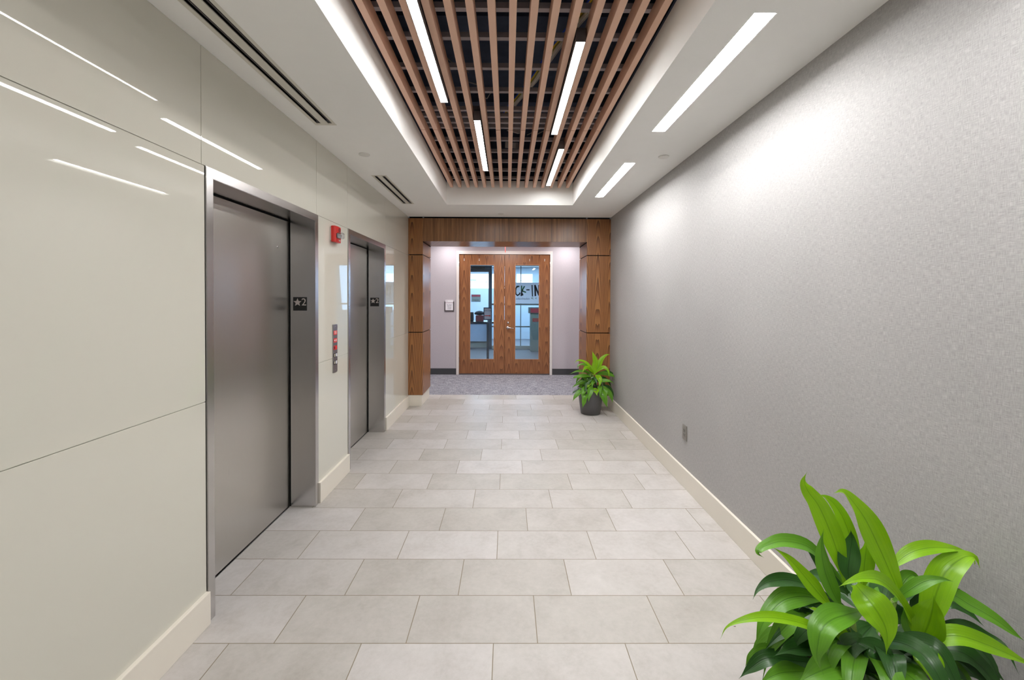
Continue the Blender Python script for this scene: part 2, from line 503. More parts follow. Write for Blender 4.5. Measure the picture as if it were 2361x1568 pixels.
# black plenum above the slats
mb = MB()
mb.box(-1.35, 1.4, -1.8, 5.6, 3.75, 3.8)
mb.box(-1.35, -1.3, -1.8, 5.6, 2.80, 3.75); mb.box(1.35, 1.4, -1.8, 5.6, 2.80, 3.75)
mb.box(-1.35, 1.4, -1.85, -1.8, 2.80, 3.75); mb.box(-1.35, 1.4, 5.6, 5.65, 2.80, 3.75)
mb.box(-1.3, TX0-.001, -1.8, 5.6, 3.027, 3.047); mb.box(TX1+.001, 1.35, -1.8, 5.6, 3.027, 3.047)
mb.box(TX0-.02, TX1+.02, YT+.02, 5.6, 3.04, 3.06)
for y in (.4, 1.7, 3.0, 4.3):
    mb.box(-1.3, 1.35, y, y+.16, 3.62, 3.75)
tag(mb.build('ceiling_void', M['plenum']), None, None, kind='structure')

# ------------------------------------------------------------------ slat grilles of the tray
ZS, SH, SW = 2.967, .086, .037
SLX = [-.706 + i*(.748+.706)/14 for i in range(15)]
YSPLIT = 3.418
BARS_N = [.35, .65, .95, 1.25, 1.55, 1.85, 2.11, 2.345, 2.65, 2.95, 3.24, 3.355]
BARS_F = [3.465, 3.57, 3.855, 4.16, 4.467, 4.77, 5.08]
for nm, y0, y1, bars, lab in (('near', -1.3, YSPLIT-.004, BARS_N, 'longer run of brown wood ceiling slats on the camera side of the joint'),
                              ('far', YSPLIT+.004, YT-.012, BARS_F, 'shorter run of brown wood ceiling slats nearest the wood portal')):
    t = thing('slat_ceiling_grille', (0, (y0+y1)/2, ZS), lab, 'slatted ceiling', 'wood slat grilles in the ceiling tray')
    for x in SLX:
        q = MB(); q.box(x-SW/2, x+SW/2, y0, y1, ZS, ZS+SH, .0015); q.build('slat', M['slat'], t)
    for b in bars:
        q = MB(); q.box(-.752, .800, b, b+.03, ZS+SH, ZS+SH+.03); tag(q.build('crossbar', M['carrier'], t), 'dark grey crossbar')
# metal angle trims along both sides of the opening
for s, x, lab in ((-1, -.757, 'thin metal angle rail above the outermost slats by the elevator side'), (1, .806, 'thin metal angle rail above the outermost slats by the grey wall side')):
    q = MB()
    q.box(x-.003, x+.003, -1.3, YT-.02, 3.09, 3.15); q.box(min(x, x-s*.03), max(x, x-s*.03), -1.3, YT-.02, 3.09, 3.095)
    tag(q.build('angle_rail', M['galv']), lab, 'rail', 'angle rails', 'thing')

def linear_light(name, x0, x1, y0, y1, z, label, recess=0.0, frame=0.0, group=None, drop=0.0):
    t = thing(name, ((x0+x1)/2, (y0+y1)/2, z+.06), label, 'ceiling light', group)
    q = MB(); w = .003
    top = z+recess+.075
    q.box(x0, x0+w, y0, y1, z+.001, top); q.box(x1-w, x1, y0, y1, z+.001, top)
    q.box(x0+w, x1-w, y0, y0+w, z+.001, top); q.box(x0+w, x1-w, y1-w, y1, z+.001, top); q.box(x0+w, x1-w, y0+w, y1-w, top-.004, top)
    q.build('housing', M['white' if frame else 'frame_grey'], t)
    q = MB(); q.box(x0+w, x1-w, y0+w, y1-w, z+recess+.002-drop, z+recess+.008)
    q.build('diffuser', M['soffit_diffuser' if frame else 'diffuser'], t)
    return t
for gx, y0, y1, lab in ((2, 1.666, 2.886, 'linear lamp between slats on the elevator side, nearest the camera'),
                        (10, 2.196, 3.434, 'long linear lamp between slats on the grey wall side, ending at the slat joint'),
                        (4, 3.167, 4.411, 'linear lamp between slats crossing the slat joint, on the elevator side'),
                        (11, 3.763, 4.976, 'linear lamp between slats nearest the wood portal'),
                        (10, -.30, .92, 'linear lamp between slats overhead of the camera'),
                        (3, -.30, .92, 'linear lamp between slats overhead of the camera')):
    x = (SLX[gx]+SLX[gx+1])/2
    linear_light('linear_light', x-.0265, x+.0265, y0, y1, ZS-.029, lab, group='linear lamps between the ceiling slats')
for (a, b, c, d), lab in zip(SOFFIT, ('longer looking recessed linear lamp in the soffit above the grey wall, nearest the camera',
                                     'shorter looking recessed linear lamp in the soffit above the grey wall, near the portal',
                                     'recessed linear lamp in the soffit behind the camera')):
    linear_light('recessed_linear_light', a, b, c, d, C, lab, recess=.018, frame=1, group='recessed linear lamps in the soffit')

# slot diffusers
for (a, b, c, d), lab in zip(SLOTS, ('long two-slot air diffuser in the ceiling above the nearer elevator', 'short two-slot air diffuser in the ceiling above the farther elevator')):
    t = thing('slot_diffuser', ((a+b)/2, (c+d)/2, C), lab, 'air vent', 'slot air diffusers in the ceiling')
    q = MB(); w = .021
    s1, s2 = (a+b)/2-.038, (a+b)/2+.038
    plate(q, a, b, c, d, C-.001, C+.004, [(s1-.015, s1+.015, c+.03, d-.03), (s2-.015, s2+.015, c+.03, d-.03)])
    q.build('frame', M['grille'], t)
    q = MB(); q.box(a, b, c, d, C+.05, C+.055); q.box(a, a+.004, c, d, C+.004, C+.05); q.box(b-.004, b, c, d, C+.004, C+.05)
    q.build('plenum_box', M['black'], t)
    for s in (s1, s2):
        q = MB(); q.box(s-.003, s+.003, c+.03, d-.03, C+.006, C+.03); q.build('blade', M['frame_grey'], t)

# round cover plates
for x, y, r, lab in ((-1.183, 3.398, .045, 'round white ceiling cover plate beside the long slot diffuser'), (1.289, 3.405, .043, 'round white ceiling cover plate between the two soffit lamps and grey wall'),
                     (-.095, 5.735, .043, 'round white ceiling cover plate just in front of the wood portal')):
    q = MB(); q.lathe([(r, 0), (r, -.004), (r-.004, -.007), (.001, -.008)], (x, y, C), seg=28)
    tag(q.build('sprinkler_cover_plate', M['white']), lab, 'ceiling plate', 'sprinkler cover plates', 'thing')

# cables, boxes and ducts in the void
rg = random.Random(5)
CAB = [('blue', lin(60, 105, 225), .006), ('yellow', lin(240, 205, 60), .006), ('olive', lin(150, 150, 80), .005), ('cream', lin(240, 236, 215), .006), ('white', lin(245, 244, 238), .006), ('grey', lin(215, 213, 205), .006)]
p0, p1 = Vector((.52, 2.12, 3.215)), Vector((-.02, 3.67, 3.205)); side = (p1-p0).cross(Vector((0, 0, 1))).normalized()
for i, (nm, c, r) in enumerate(CAB):
    o = side*(i-2.5)*.012 + Vector((0, 0, rg.uniform(-.006, .006)))
    pts = [p0.lerp(p1, k/8)+o+Vector((0, 0, -.012*math.sin(math.pi*k*.5))) for k in range(9)]
    q = MB(); q.tube(pts, r)
    tag(q.build('data_cable', plain(nm+'_cable', c, .5)), nm+' cable in the diagonal bundle seen above the ceiling slats', 'cable', 'cable bundle above the slats', 'thing')
for pts, c, r, lab in (
        ([(-.34, 3.25, 3.28), (-.24, 3.20, 3.23), (-.14, 3.25, 3.19), (-.17, 3.34, 3.19), (-.24, 3.36, 3.21)], lin(205, 203, 195), .004, 'white curled loose cable hanging above the middle slats'),
        ([(-.62, 2.75, 3.35), (-.4, 3.05, 3.3), (-.3, 3.12, 3.28)], lin(150, 148, 140), .004, 'grey hanger wire above the slats beside the nearest lamp'),
        ([(.62, 2.18, 3.4), (.74, 2.0, 3.3), (.76, 1.85, 3.42)], lin(190, 188, 180), .005, 'pale kinked wire above the outer slats by the grey wall'),
        ([(.46, 3.95, 3.3), (.36, 4.2, 3.32), (.2, 4.35, 3.3)], lin(185, 182, 170), .005, 'pale flexible conduit above the slats beside the far lamp'),
        ([(.52, 4.0, 3.34), (.42, 4.25, 3.33), (.26, 4.42, 3.31)], lin(160, 158, 150), .005, 'darker flexible conduit above the slats beside the far lamp'),
        ([(-.55, 4.1, 3.3), (-.62, 4.35, 3.3), (-.66, 4.6, 3.3)], lin(185, 182, 170), .005, 'pale conduit above the slats on the far elevator side')):
    q = MB(); q.tube(pts, r)
    tag(q.build('loose_cable', plain('cable_sheath', c, .5)), lab, 'cable', 'loose cables above the slats', 'thing')
for x, y, z, a, lab in ((.06, 3.98, 3.21, .3, 'pale metal junction box above the slats just past the joint'), (.04, 4.40, 3.21, -.25, 'pale metal junction box above the slats nearest the portal')):
    q = MB(); q.box(-.06, .06, -.05, .05, -.03, .03, .004)
    o = tag(q.build('junction_box', M['galv']), lab, 'electrical box', 'junction boxes above the slats', 'thing'); o.location = (x, y, z); o.rotation_euler = (.35, .15, a)
q = MB(); q.box(-.35, .2, 2.0, 2.62, 3.40, 3.56, .01)
tag(q.build('air_duct', plain('dark_duct', lin(58, 58, 66), .6)), 'dark duct section in the void above the middle slats', 'duct', None, 'thing')

# ------------------------------------------------------------------ elevators
FX = XL+.006           # face of the steel frames
DX = -1.632            # face of the door leaves
def elevator(y0, y1, which):
    t = thing('elevator_entrance', (XL, (y0+y1)/2, 0), 'brushed steel elevator entrance with closed door, %s' % which, 'elevator', 'elevators in the glass wall')
    fw = .048; zt = 2.197; zo = 2.146; xb = DX+.014
    for a, b, nm in ((y0, y0+fw, 'jamb'), (y1-fw-.004, y1, 'jamb')):
        q = MB()
        if a == y0: q.prism([(FX, a), (FX, b), (xb, b), (xb, b-.02), (FX-.03, a)], 2, 0, zo)
        else: q.prism([(FX, b), (FX, a), (xb, a), (xb, a+.02), (FX-.03, b)], 2, 0, zo)
        bmesh.ops.bevel(q.bm, geom=[e for e in q.bm.edges if abs(e.verts[0].co.x-FX) < 1e-5 and abs(e.verts[1].co.x-FX) < 1e-5], offset=.002, segments=2, affect='EDGES')
        q.build(nm, M['steel_frame'], t)
    q = MB()
    q.prism([(FX, zo), (FX, zt), (FX-.03, zt), (FX-.03, zo+.02), (xb, zo+.02), (xb, zo)], 1, y0, y1)
    bmesh.ops.bevel(q.bm, geom=[e for e in q.bm.edges if abs(e.verts[0].co.x-FX) < 1e-5 and abs(e.verts[1].co.x-FX) < 1e-5], offset=.002, segments=2, affect='EDGES')
    q.build('header', M['steel_frame'], t)
    q = MB(); q.box(DX-.04, DX, y0+.004, y1-.004, .010, 2.185); d = q.build('door_panel', M['steel'], t)
    q = MB(); q.lathe([(.009, 0), (.009, .002), (.006, .003)], (DX, y1-.20, 1.93), 0, 16); q.build('key_hole', M['chrome'], d)
    q = MB(); q.box(DX-.045, DX+.006, y0+fw, y1-fw-.004, 0, .003)
    q.build('sill', M['steel_dark'], t)
    q = MB(); q.box(DX-.05, DX-.042, y0, y1, 0, 2.19)
    q.box(DX-.002, DX+.014, y1-fw+.008, y1-fw+.018, 0, 2.18); q.box(DX-.001, DX+.0013, y0+fw, y1-fw-.004, zo-.011, zo+.002)
    q.build('gap_shadow', M['black'], t)  # black strips stand in for the shade in the slits around the door
    ys = y1-fw-.004
    s = thing('floor_number_sign', (-1.546, ys, 1.5255), 'black plaque with star and 2 on steel jamb of the %s' % which, 'sign', 'star floor plaques')
    q = MB(); q.box(-1.597, -1.496, ys-.003, ys, 1.475, 1.576, .0008); q.build('plaque', M['plaque'], s)
    q = MB(); cx, cz, R = -1.564, 1.536, .031
    pts = []
    for k in range(10):
        a = math.pi/2+math.pi*k/5; r = R if k % 2 == 0 else R*.44
        pts.append((cx+r*math.cos(a), cz+r*math.sin(a)))
    q.prism(pts, 1, ys-.0045, ys-.003); q.build('star', M['plaque_mark'], s)
    text('numeral', '2', .076, M['plaque_mark'], face_minus_y(-1.5165, ys-.0037, 1.537), s, .0008)
elevator(E1[0], E1[1], 'nearer elevator')
elevator(E2[0], E2[1], 'farther elevator')

# hall call station
t = thing('elevator_call_panel', (XL, 3.42, 1.15), 'narrow steel call panel with red labels and arrow buttons between the elevators', 'elevator buttons')
q = MB(); q.box(XL, XL+.008, 3.377, 3.462, .952, 1.351, .0015); q.build('face_plate', M['steel_dark'], t)
xf = XL+.0082
yl, yh = 3.386, 3.452
for i, zc in enumerate((1.281, 1.218, 1.157)):
    q = MB(); q.box(xf-.001, xf+.0006, yl, yh, zc-.017, zc+.017); lb = q.build('red_label', M['redlabel'], t)
    q = MB()
    if i == 0:
        for k in range(4): q.box(xf+.0006, xf+.001, yl+.008+.002*k, yh-.008-.003*(k % 2), zc+.010-.0065*k, zc+.0125-.0065*k)
        q.build('white_lines', M['white'], lb)
    elif i == 1:
        q.lathe([(.008, 0), (.008, .0006)], (xf+.0006, yl+.018, zc), 0, 16)
        for k in range(3): q.box(xf+.0006, xf+.001, yl+.036, yh-.008, zc+.006-.007*k, zc+.0095-.007*k)
        q.build('white_marks', M['white'], lb)
    else:
        q.box(xf+.0006, xf+.0012, yl+.008, yl+.026, zc-.011, zc+.011); q.build('key_slot', M['plaque'], lb)
for zc, d in ((1.095, 1), (1.034, -1)):
    q = MB(); q.box(xf-.001, xf+.0006, yl, yh, zc-.017, zc+.017); bt = q.build('button_plate', M['plaque'], t)
    q = MB(); c = yl+.018
    q.prism([(c, zc+d*.014), (c+.011, zc+d*.001), (c+.004, zc+d*.001), (c+.004, zc-d*.014), (c-.004, zc-d*.014), (c-.004, zc+d*.001), (c-.011, zc+d*.001)], 0, xf+.0006, xf+.001)
    q.build('arrow', plain('ivory_mark', lin(225, 215, 190), .5), bt)
    q = MB(); q.box(xf+.0006, xf+.003, yl+.035, yh-.004, zc-.013, zc+.013, .001); q.build('push_button', plain('button_grey', lin(200, 198, 205), .35), bt)
for zc in (1.334, .970):
    q = MB(); q.lathe([(.0035, 0), (.0035, .001), (.001, .0016)], (xf-.0003, 3.419, zc), 0, 12); q.build('screw', M['chrome'], t)

# fire alarm strobe
t = thing('fire_alarm_strobe', (XL, 3.395, 2.09), 'red fire alarm horn with clear strobe lens on the glass wall between elevators', 'fire alarm')
q = MB(); q.box(XL, XL+.008, 3.340, 3.450, 2.040, 2.148, .002); q.build('back_box', M['white'], t)
q = MB(); q.prism([(XL+.008, 3.333), (XL+.036, 3.333), (XL+.044, 3.341), (XL+.046, 3.39), (XL+.044, 3.449), (XL+.036, 3.457), (XL+.008, 3.457)], 2, 2.028, 2.158)
bmesh.ops.bevel(q.bm, geom=list(q.bm.edges), offset=.004, segments=2, affect='EDGES'); bd = q.build('body', M['red'], t)
q = MB(); q.lathe([(.021, 0), (.021, .0025), (.018, .003), (.015, -.0005), (.001, -.0005)], (XL+.0455, 3.412, 2.130), 0, 24); tag(q.build('horn_grille', plain('dark_red', lin(120, 16, 18), .5), bd), 'dark red recessed horn')
q = MB(); q.prism([(XL+.045, 3.350), (XL+.080, 3.354), (XL+.092, 3.372), (XL+.092, 3.402), (XL+.080, 3.420), (XL+.045, 3.428)], 2, 2.058, 2.104)
bmesh.ops.bevel(q.bm, geom=list(q.bm.edges), offset=.005, segments=2, affect='EDGES'); ln = q.build('strobe_lens', M['lens'], t)
q = MB(); q.box(XL+.047, XL+.056, 3.358, 3.42, 2.064, 2.098); q.box(XL+.056, XL+.078, 3.384, 3.392, 2.077, 2.085); q.build('reflector', M['white'], ln)
text('lettering', 'FIRE', .019, M['white'], face_plus_x(XL+.0465, 3.412, 2.044), t, .0004)

# outlet on the grey wall
t = thing('wall_outlet', (XR, 3.42, .4525), 'small steel duplex power outlet on the grey wall above the baseboard', 'outlet')
q = MB(); q.box(XR-.007, XR, 3.383, 3.462, .390, .516, .003); q.build('cover_plate', plain('grey_metal_plate', lin(132, 128, 122), .4, .3), t)
for zc in (.472, .434):
    q = MB(); q.box(XR-.0095, XR-.006, 3.405, 3.440, zc-.014, zc+.014, .003); rc = q.build('receptacle', plain('receptacle_grey', lin(120, 117, 112), .5), t)
    q = MB(); q.box(XR-.0100, XR-.0094, 3.412, 3.4145, zc-.002, zc+.008); q.box(XR-.0100, XR-.0094, 3.430, 3.4325, zc-.002, zc+.008); q.box(XR-.01, XR-.0094, 3.420, 3.425, zc-.010, zc-.006); q.build('slots', M['black'], rc)

# ------------------------------------------------------------------ wood portal
def column(x0, x1, wallside, lab):
    t = thing('wood_clad_column', ((x0+x1)/2, (YC+YE)/2, 0), lab, 'column', 'walnut columns of the portal')
    segs = [(.162, 1.070), (1.082, 2.197), (2.209, 2.731)]
    for a, b in segs:
        q = MB(); q.box(x0, x1, YC, YE, a, b, .001); q.build('wood_panel', M['wood_flat'], t)
    q = MB(); q.box(x0+.014, x1-.014, YC+.014, YE-.014, .159, C-.001); tag(q.build('shadow_reveal', M['black'], t), 'black recessed reveal')
    s = .016
    q = MB(); q.box(x0+(0 if wallside < 0 else s), x1-(0 if wallside > 0 else s), YC+.006, YE-.006, 0, .160, .001); tag(q.build('plinth', M['trim'], t), 'cream plinth')
column(XL, -1.228, -1, 'dark walnut column of the portal standing beside the glass wall')
column(1.152, XR, 1, 'wider walnut column of the portal behind the far potted plant')
t = thing('wood_portal_header', (0, (YC+YE)/2, 2.56), 'straight grained walnut header beam spanning the two columns', 'beam')
q = MB(); q.box(-1.227, 1.151, YC-.004, YE, 2.398, 2.731, .001); q.build('wood_panel', M['wood_straight'], t)
q = MB(); q.box(-1.215, 1.139, YC+.014, YE-.014, 2.73, C-.001)
for x in (-1.2279, 1.1504): q.box(x, x+.0015, YC+.002, YE-.002, 2.386, 2.398)
tag(q.build('shadow_reveal', M['black'], t), 'black recessed reveal')

# ------------------------------------------------------------------ cross corridor
DXL, DXR = -.993, .875        # door opening
DT_ = 2.478
mb = MB()
for a, b in ((-4.4, DXL-.05), (DXR+.05, 4.4)): mb.box(a, b, YD, YD+.12, 0, 2.85)
mb.box(DXL-.05, DXR+.05, YD, YD+.12, DT_+.055, 2.85)
tag(mb.build('wall_end', M['lilac']), 'pale lilac grey wall around the double doors', 'wall', kind='structure')
mb = MB()
mb.box(-4.4, XL, YE, YE+.1, 0, 2.85); mb.box(XR, 4.4, YE, YE+.1, 0, 2.85)
mb.box(-4.5, -4.4, YE, YD+.12, 0, 2.85); mb.box(4.4, 4.5, YE, YD+.12, 0, 2.85)
tag(mb.build('wall_corridor', M['lilac']), None, None, kind='structure')
mb = MB(); mb.box(-4.4, 4.4, YE, YD+.12, 2.756, 2.80)
tag(mb.build('ceiling_corridor', M['ceil']), None, None, kind='structure')
for i, (a, b) in enumerate(((-4.4, DXL-.052), (DXR+.052, 4.4))):
    q = MB(); q.box(a, b, YD-.010, YD, 0, .128, .002)
    tag(q.build('baseboard_end_%d' % (i+1), M['darkbase']), 'charcoal base under the lilac wall, %s' % ('beside the glass wall side' if i == 0 else 'behind the far plant'), 'baseboard', kind='structure')
# door frame
q = MB(); fy0, fy1 = YD-.018, YD+.13
q.prism([(DXL-.055, 0), (DXL-.055, DT_+.072), (DXR+.053, DT_+.072), (DXR+.053, 0), (DXR+.003, 0), (DXR+.003, DT_+.006), (DXL-.003, DT_+.006), (DXL-.003, 0)], 1, fy0, fy1)
q.box(DXL-.003, DXL+.014, YD+.056, YD+.075, 0, DT_+.006); q.box(DXR-.014, DXR+.003, YD+.056, YD+.075, 0, DT_+.006); q.box(DXL+.014, DXR-.014, YD+.056, YD+.075, DT_-.012, DT_+.006)
tag(q.build('trim_door_frame', M['jamb_white']), 'white metal frame around the wooden double doors', 'door frame', kind='structure')

def door(name, x0, x1, gx0, gx1, hinge_left, lab):
    t = tag(empty(name, ((x0+x1)/2, YD+.02, 0)), lab, 'door', kind='structure')
    y0, y1 = YD+.006, YD+.050; gz0, gz1 = .315, 2.270; z0, z1 = .022, DT_
    q = MB()
    q.box(x0, gx0, y0, y1, z0, z1); q.box(gx1, x1, y0, y1, z0, z1)
    q.box(gx0, gx1, y0, y1, z0, gz0); q.box(gx0, gx1, y0, y1, gz1, z1)
    q.build('leaf', M['wood_door'], t)
    q = MB(); q.box(gx0, gx1, (y0+y1)/2-.003, (y0+y1)/2+.003, gz0, gz1); q.build('glass_pane', M['pane'], t)
    q = MB(); w = .009
    q.box(gx0, gx0+w, y0-.003, y0+.012, gz0, gz1); q.box(gx1-w, gx1, y0-.003, y0+.012, gz0, gz1)
    q.box(gx0+w, gx1-w, y0-.003, y0+.012, gz0, gz0+w); q.box(gx0+w, gx1-w, y0-.003, y0+.012, gz1-w, gz1)
    q.build('glazing_bead', plain('bead_wood', lin(176, 126, 92), .4), t)
    if hinge_left:
        q = MB(); q.box(x1-.012, x1+.010, y1+.001, y1+.006, z0, 1.13); q.box(x1-.012, x1+.010, y1+.001, y1+.006, 2.24, z1); q.box(x1-.012, x1+.010, y1+.001, y1+.006, 1.62, 1.78); q.build('gap_blocker', M['black'], t)  # added black strips, block the light through parts of the leaf gap
    hx = x0-.004 if hinge_left else x1+.004
    for zc in (2.285, 1.627, .965, .306):
        q = MB(); q.lathe([(.007, -.057), (.008, -.055), (.008, .055), (.007, .057)], (hx, YD-.006, zc), 2, 12); q.build('hinge', M['chrome'], t)
    for bx in ((x0+.10, x0+.41) if hinge_left else (x1-.42, x1-.11)):
        q = MB()
        for dz in (-.013, .013): q.lathe([(.009, 0), (.009, -.002), (.004, -.004)], (bx, y0, 2.368+dz), 1, 14)
        q.build('closer_bolts', M['white'], t)
    return t
SPLIT = -.058
q = MB(); q.box(DXL, DXR, YD-.02, YD+.09, .001, .018, .003); tag(q.build('trim_threshold', M['frame_grey']), 'dark threshold strip under the double doors', 'threshold', kind='structure')
door('door_1', DXL, SPLIT-.003, -.772, -.272, True, 'walnut door leaf without a handle, nearer the glass wall, with tall glass pane')
d2 = door('door_2', SPLIT+.003, DXR, .157, .657, False, 'walnut door leaf with lever handle and check-in banner showing through its glass')
yh_ = YD+.006
lh = MB(); lh.lathe([(.030, 0), (.030, -.006), (.024, -.010), (.012, -.012), (.011, -.045)], (.010, yh_, .972), 1, 24)
pts = [(.010, yh_-.045, .972), (.035, yh_-.050, .973), (.08, yh_-.050, .968), (.115, yh_-.047, .963), (.138, yh_-.040, .962)]
lh.tube(pts, [.011, .0115, .010, .0085, .007]); tag(lh.build('lever_handle', M['chrome'], d2), 'satin chrome lever handle')
q = MB(); q.lathe([(.021, 0), (.021, -.008), (.016, -.014), (.001, -.015)], (.016, yh_, 1.075), 1, 24); tag(q.build('deadbolt', M['chrome'], d2), 'satin chrome deadbolt')

# room sign
t = thing('room_sign', (-1.196, YD, 1.42), 'small white room name sign in a dark frame left of the double doors', 'sign')
q = MB(); q.box(-1.294, -1.274, YD-.012, YD, 1.300, 1.507, .002); q.box(-1.117, -1.097, YD-.012, YD, 1.300, 1.507, .002); q.box(-1.274, -1.117, YD-.012, YD, 1.300, 1.328, .002); q.build('frame', M['frame_grey'], t)
q = MB(); q.box(-1.274, -1.117, YD-.008, YD, 1.328, 1.474); q.build('name_panel', plain('sign_white', lin(240, 238, 244), .4), t)
q = MB(); q.box(-1.274, -1.117, YD-.010, YD, 1.487, 1.538, .001); q.build('number_panel', plain('sign_white_top', lin(242, 240, 244), .4), t)
q = MB(); q.box(-1.274, -1.117, YD-.007, YD, 1.474, 1.487); q.build('divider', plain('lilac_strip', lin(196, 176, 190), .5), t)
for k, s in enumerate(('NC State', 'DELTA', 'Testing', 'Center')):
    text('lettering', s, .027, M['ink'], face_minus_y(-1.195, YD-.0085, 1.439-.0265*k), t, .0003)
text('lettering', '218', .022, M['ink'], face_minus_y(-1.247, YD-.0105, 1.516), t, .0003)

# edge-lit exit sign hanging from the corridor ceiling, seen edge-on
t = thing('exit_sign', (-.042, 7.5, 2.7), 'thin red exit sign hanging edge-on from the ceiling above the double doors', 'exit sign')
q = MB(); q.box(-.062, -.022, 7.33, 7.67, 2.715, 2.756, .003); q.build('canopy', M['white'], t)
q = MB(); q.box(-.047, -.037, 7.34, 7.66, 2.432, 2.715, .001); pn = q.build('sign_panel', emit('red_edge_glow', (1, .10, .08, 1), .9, (.45, .02, .02, 1)), t)
for s in (-1, 1):
    mt_ = Matrix.Translation((-.042+s*.0055, 7.5, 2.57)) @ Matrix.Rotation(math.radians(90*s), 4, 'Z') @ Matrix.Rotation(math.radians(90), 4, 'X')
    text('lettering', 'EXIT', .16, M['white'], mt_, pn, .0006)

# ------------------------------------------------------------------ room beyond the doors
YB = 16.0
mb = MB(); mb.box(-4.4, 4.4, 8.56, YB+.2, -.08, 0); tag(mb.build('floor_office', plain('grey_office_floor', lin(92, 92, 96), .7, var=.08)), None, None, kind='structure')
BL = plain('pale_blue_paint', lin(205, 215, 222), .6, var=.02)
WX = [(-2.7, -.20, 1.968, 2.54), (.354, .982, 1.70, 2.54), (1.25, 2.6, 1.70, 2.54)]
mb = MB()
xs = [-4.4]+[v for w in WX for v in w[:2]]+[4.4]
for i in range(0, len(xs), 2): mb.box(xs[i], xs[i+1], YB, YB+.2, 0, 3.0)
for a, b, c, d in WX: mb.box(a, b, YB, YB+.2, 0, c); mb.box(a, b, YB, YB+.2, d, 3.0)
tag(mb.build('wall_office', BL), None, None, kind='structure')
mb = MB(); mb.box(-4.5, -4.4, 8.57, YB+.2, 0, 3.0); mb.box(4.4, 4.5, 8.57, YB+.2, 0, 3.0)
tag(mb.build('wall_office_sides', BL), None, None, kind='structure')
mb = MB(); mb.box(-4.4, 4.4, 8.57, YB+.2, 2.80, 2.86)
tag(mb.build('ceiling_office', M['ceil']), None, None, kind='structure')
for i, (a, b, c, d) in enumerate(WX):
    t = tag(empty('window_%d' % (i+1), ((a+b)/2, YB, c)), ('wide bright office window seen through the door without handle', 'small bright office window seen above the check-in banner', 'bright office window mostly hidden by the door stile')[i], 'window', kind='structure')
    q = MB(); q.box(a, b, YB+.12, YB+.14, c, d); q.build('pane', emit('daylight_pane', (.86, .97, 1, 1), 2.2), t)
    q = MB(); zz = c+(d-c)*(.42 if i == 0 else .68)
    q.box(a, b, YB+.09, YB+.118, zz, zz+.018)
    k = a+.62
    while k < b-.2: q.box(k, k+.015, YB+.09, YB+.118, c, d); k += .62
    q.build('muntins', plain('muntin_white', lin(214, 232, 236), .5), t)
# storefront partition in front of the reception room
YP = 12.8
AL = plain('dark_aluminium', lin(74, 82, 92), .45, .3)
ALG = plain('grey_aluminium', lin(112, 116, 112), .45, .3)
t = tag(empty('window_4', (.5, YP, 0)), 'glazed partition with grey rails behind the door with the lever handle', 'glass partition', kind='structure')
q = MB()
for z0, z1 in ((1.366, 1.42), (.678, .716), (2.62, 2.70)): q.box(-.48, 2.9, YP, YP+.06, z0, z1)
q.box(.405, .430, YP+.02, YP+.06, .09, 2.62); q.box(2.85, 2.9, YP, YP+.06, .052, 2.62)
q.build('rails', ALG, t)
q = MB(); q.box(-.48, 2.9, YP-.004, YP+.06, 0, .10, .002); q.build('base_curb', plain('curb_grey', lin(158, 162, 156), .6), t)
q = MB(); q.box(-.48, 2.85, YP+.026, YP+.032, .052, 2.62); q.build('glass_pane', M['pane'], t)
t = tag(empty('trim_storefront', (-1.0, YP, 0)), 'dark aluminium door portal in front of the reception counter', 'door frame', kind='structure')
q = MB(); q.box(-.588, -.482, YP-.02, YP+.09, 0, 2.60); q.box(-1.75, -1.65, YP-.02, YP+.09, 0, 2.60); q.box(-1.65, -.588, YP-.02, YP+.09, 2.40, 2.60); q.build('frame', AL, t)
q = MB(); q.box(-1.12, -.70, YP-.06, YP-.02, 2.48, 2.55, .004); q.build('door_closer', plain('closer_black', lin(16, 18, 24), .4), t)
q = MB(); q.box(-4.4, 4.4, 11.6, 11.75, 2.50, 2.80); tag(q.build('trim_bulkhead', plain('bulkhead_grey', lin(82, 88, 88), .8)), None, None, kind='structure')
# banner taped to the partition: the visible end of CHECK-IN
t = thing('check_in_banner', (.45, YP-.004, 1.73), 'white paper banner reading CHECK-IN taped to the glass partition', 'banner')
q = MB(); q.box(-.42, 1.35, YP-.006, YP-.003, 1.425, 2.075); q.build('paper', plain('banner_paper', lin(236, 240, 250), .7), t)
DK = plain('marker_black', lin(26, 20, 30), .7); GR = plain('marker_green', lin(32, 92, 50), .7); GY = plain('marker_grey', lin(70, 82, 110), .7)
ly = YP-.0068
def stroke(mb, pts, w):
    for (a, b), (c, d) in zip(pts, pts[1:]):
        l = math.hypot(c-a, d-b); nx, nz = -(d-b)/l*w/2, (c-a)/l*w/2
        e = w*.25; tx, tz = (c-a)/l*e, (d-b)/l*e
        mb.prism([(a+nx-tx, b+nz-tz), (c+nx+tx, d+nz+tz), (c-nx+tx, d-nz+tz), (a-nx-tx, b-nz-tz)], 1, ly-.0012, ly+.001)
def P13(u, v):      # zoomed photo coordinates -> banner plane
    p = at(1175+u/13.06, 600+v/13.06, YP); return (p.x, p.z)
LET = [('dark', 38, [[(285, 790), (225, 790), (190, 850), (178, 930), (190, 1020), (235, 1060), (290, 1030), (310, 985)]]),
       ('dark', 44, [[(365, 930), (350, 1070)], [(372, 1000), (395, 1050)]]),
       ('green', 38, [[(262, 788), (215, 815)], [(360, 775), (360, 930)], [(445, 790), (385, 900), (390, 930), (485, 965)]]),
       ('dark', 34, [[(510, 893), (592, 893)], [(675, 755), (688, 1085)]]),
       ('dark', 50, [[(765, 755), (775, 1070)], [(775, 790), (880, 1050)], [(885, 760), (890, 1050)]])]
x0_, x1_ = P13(0, 0)[0], None
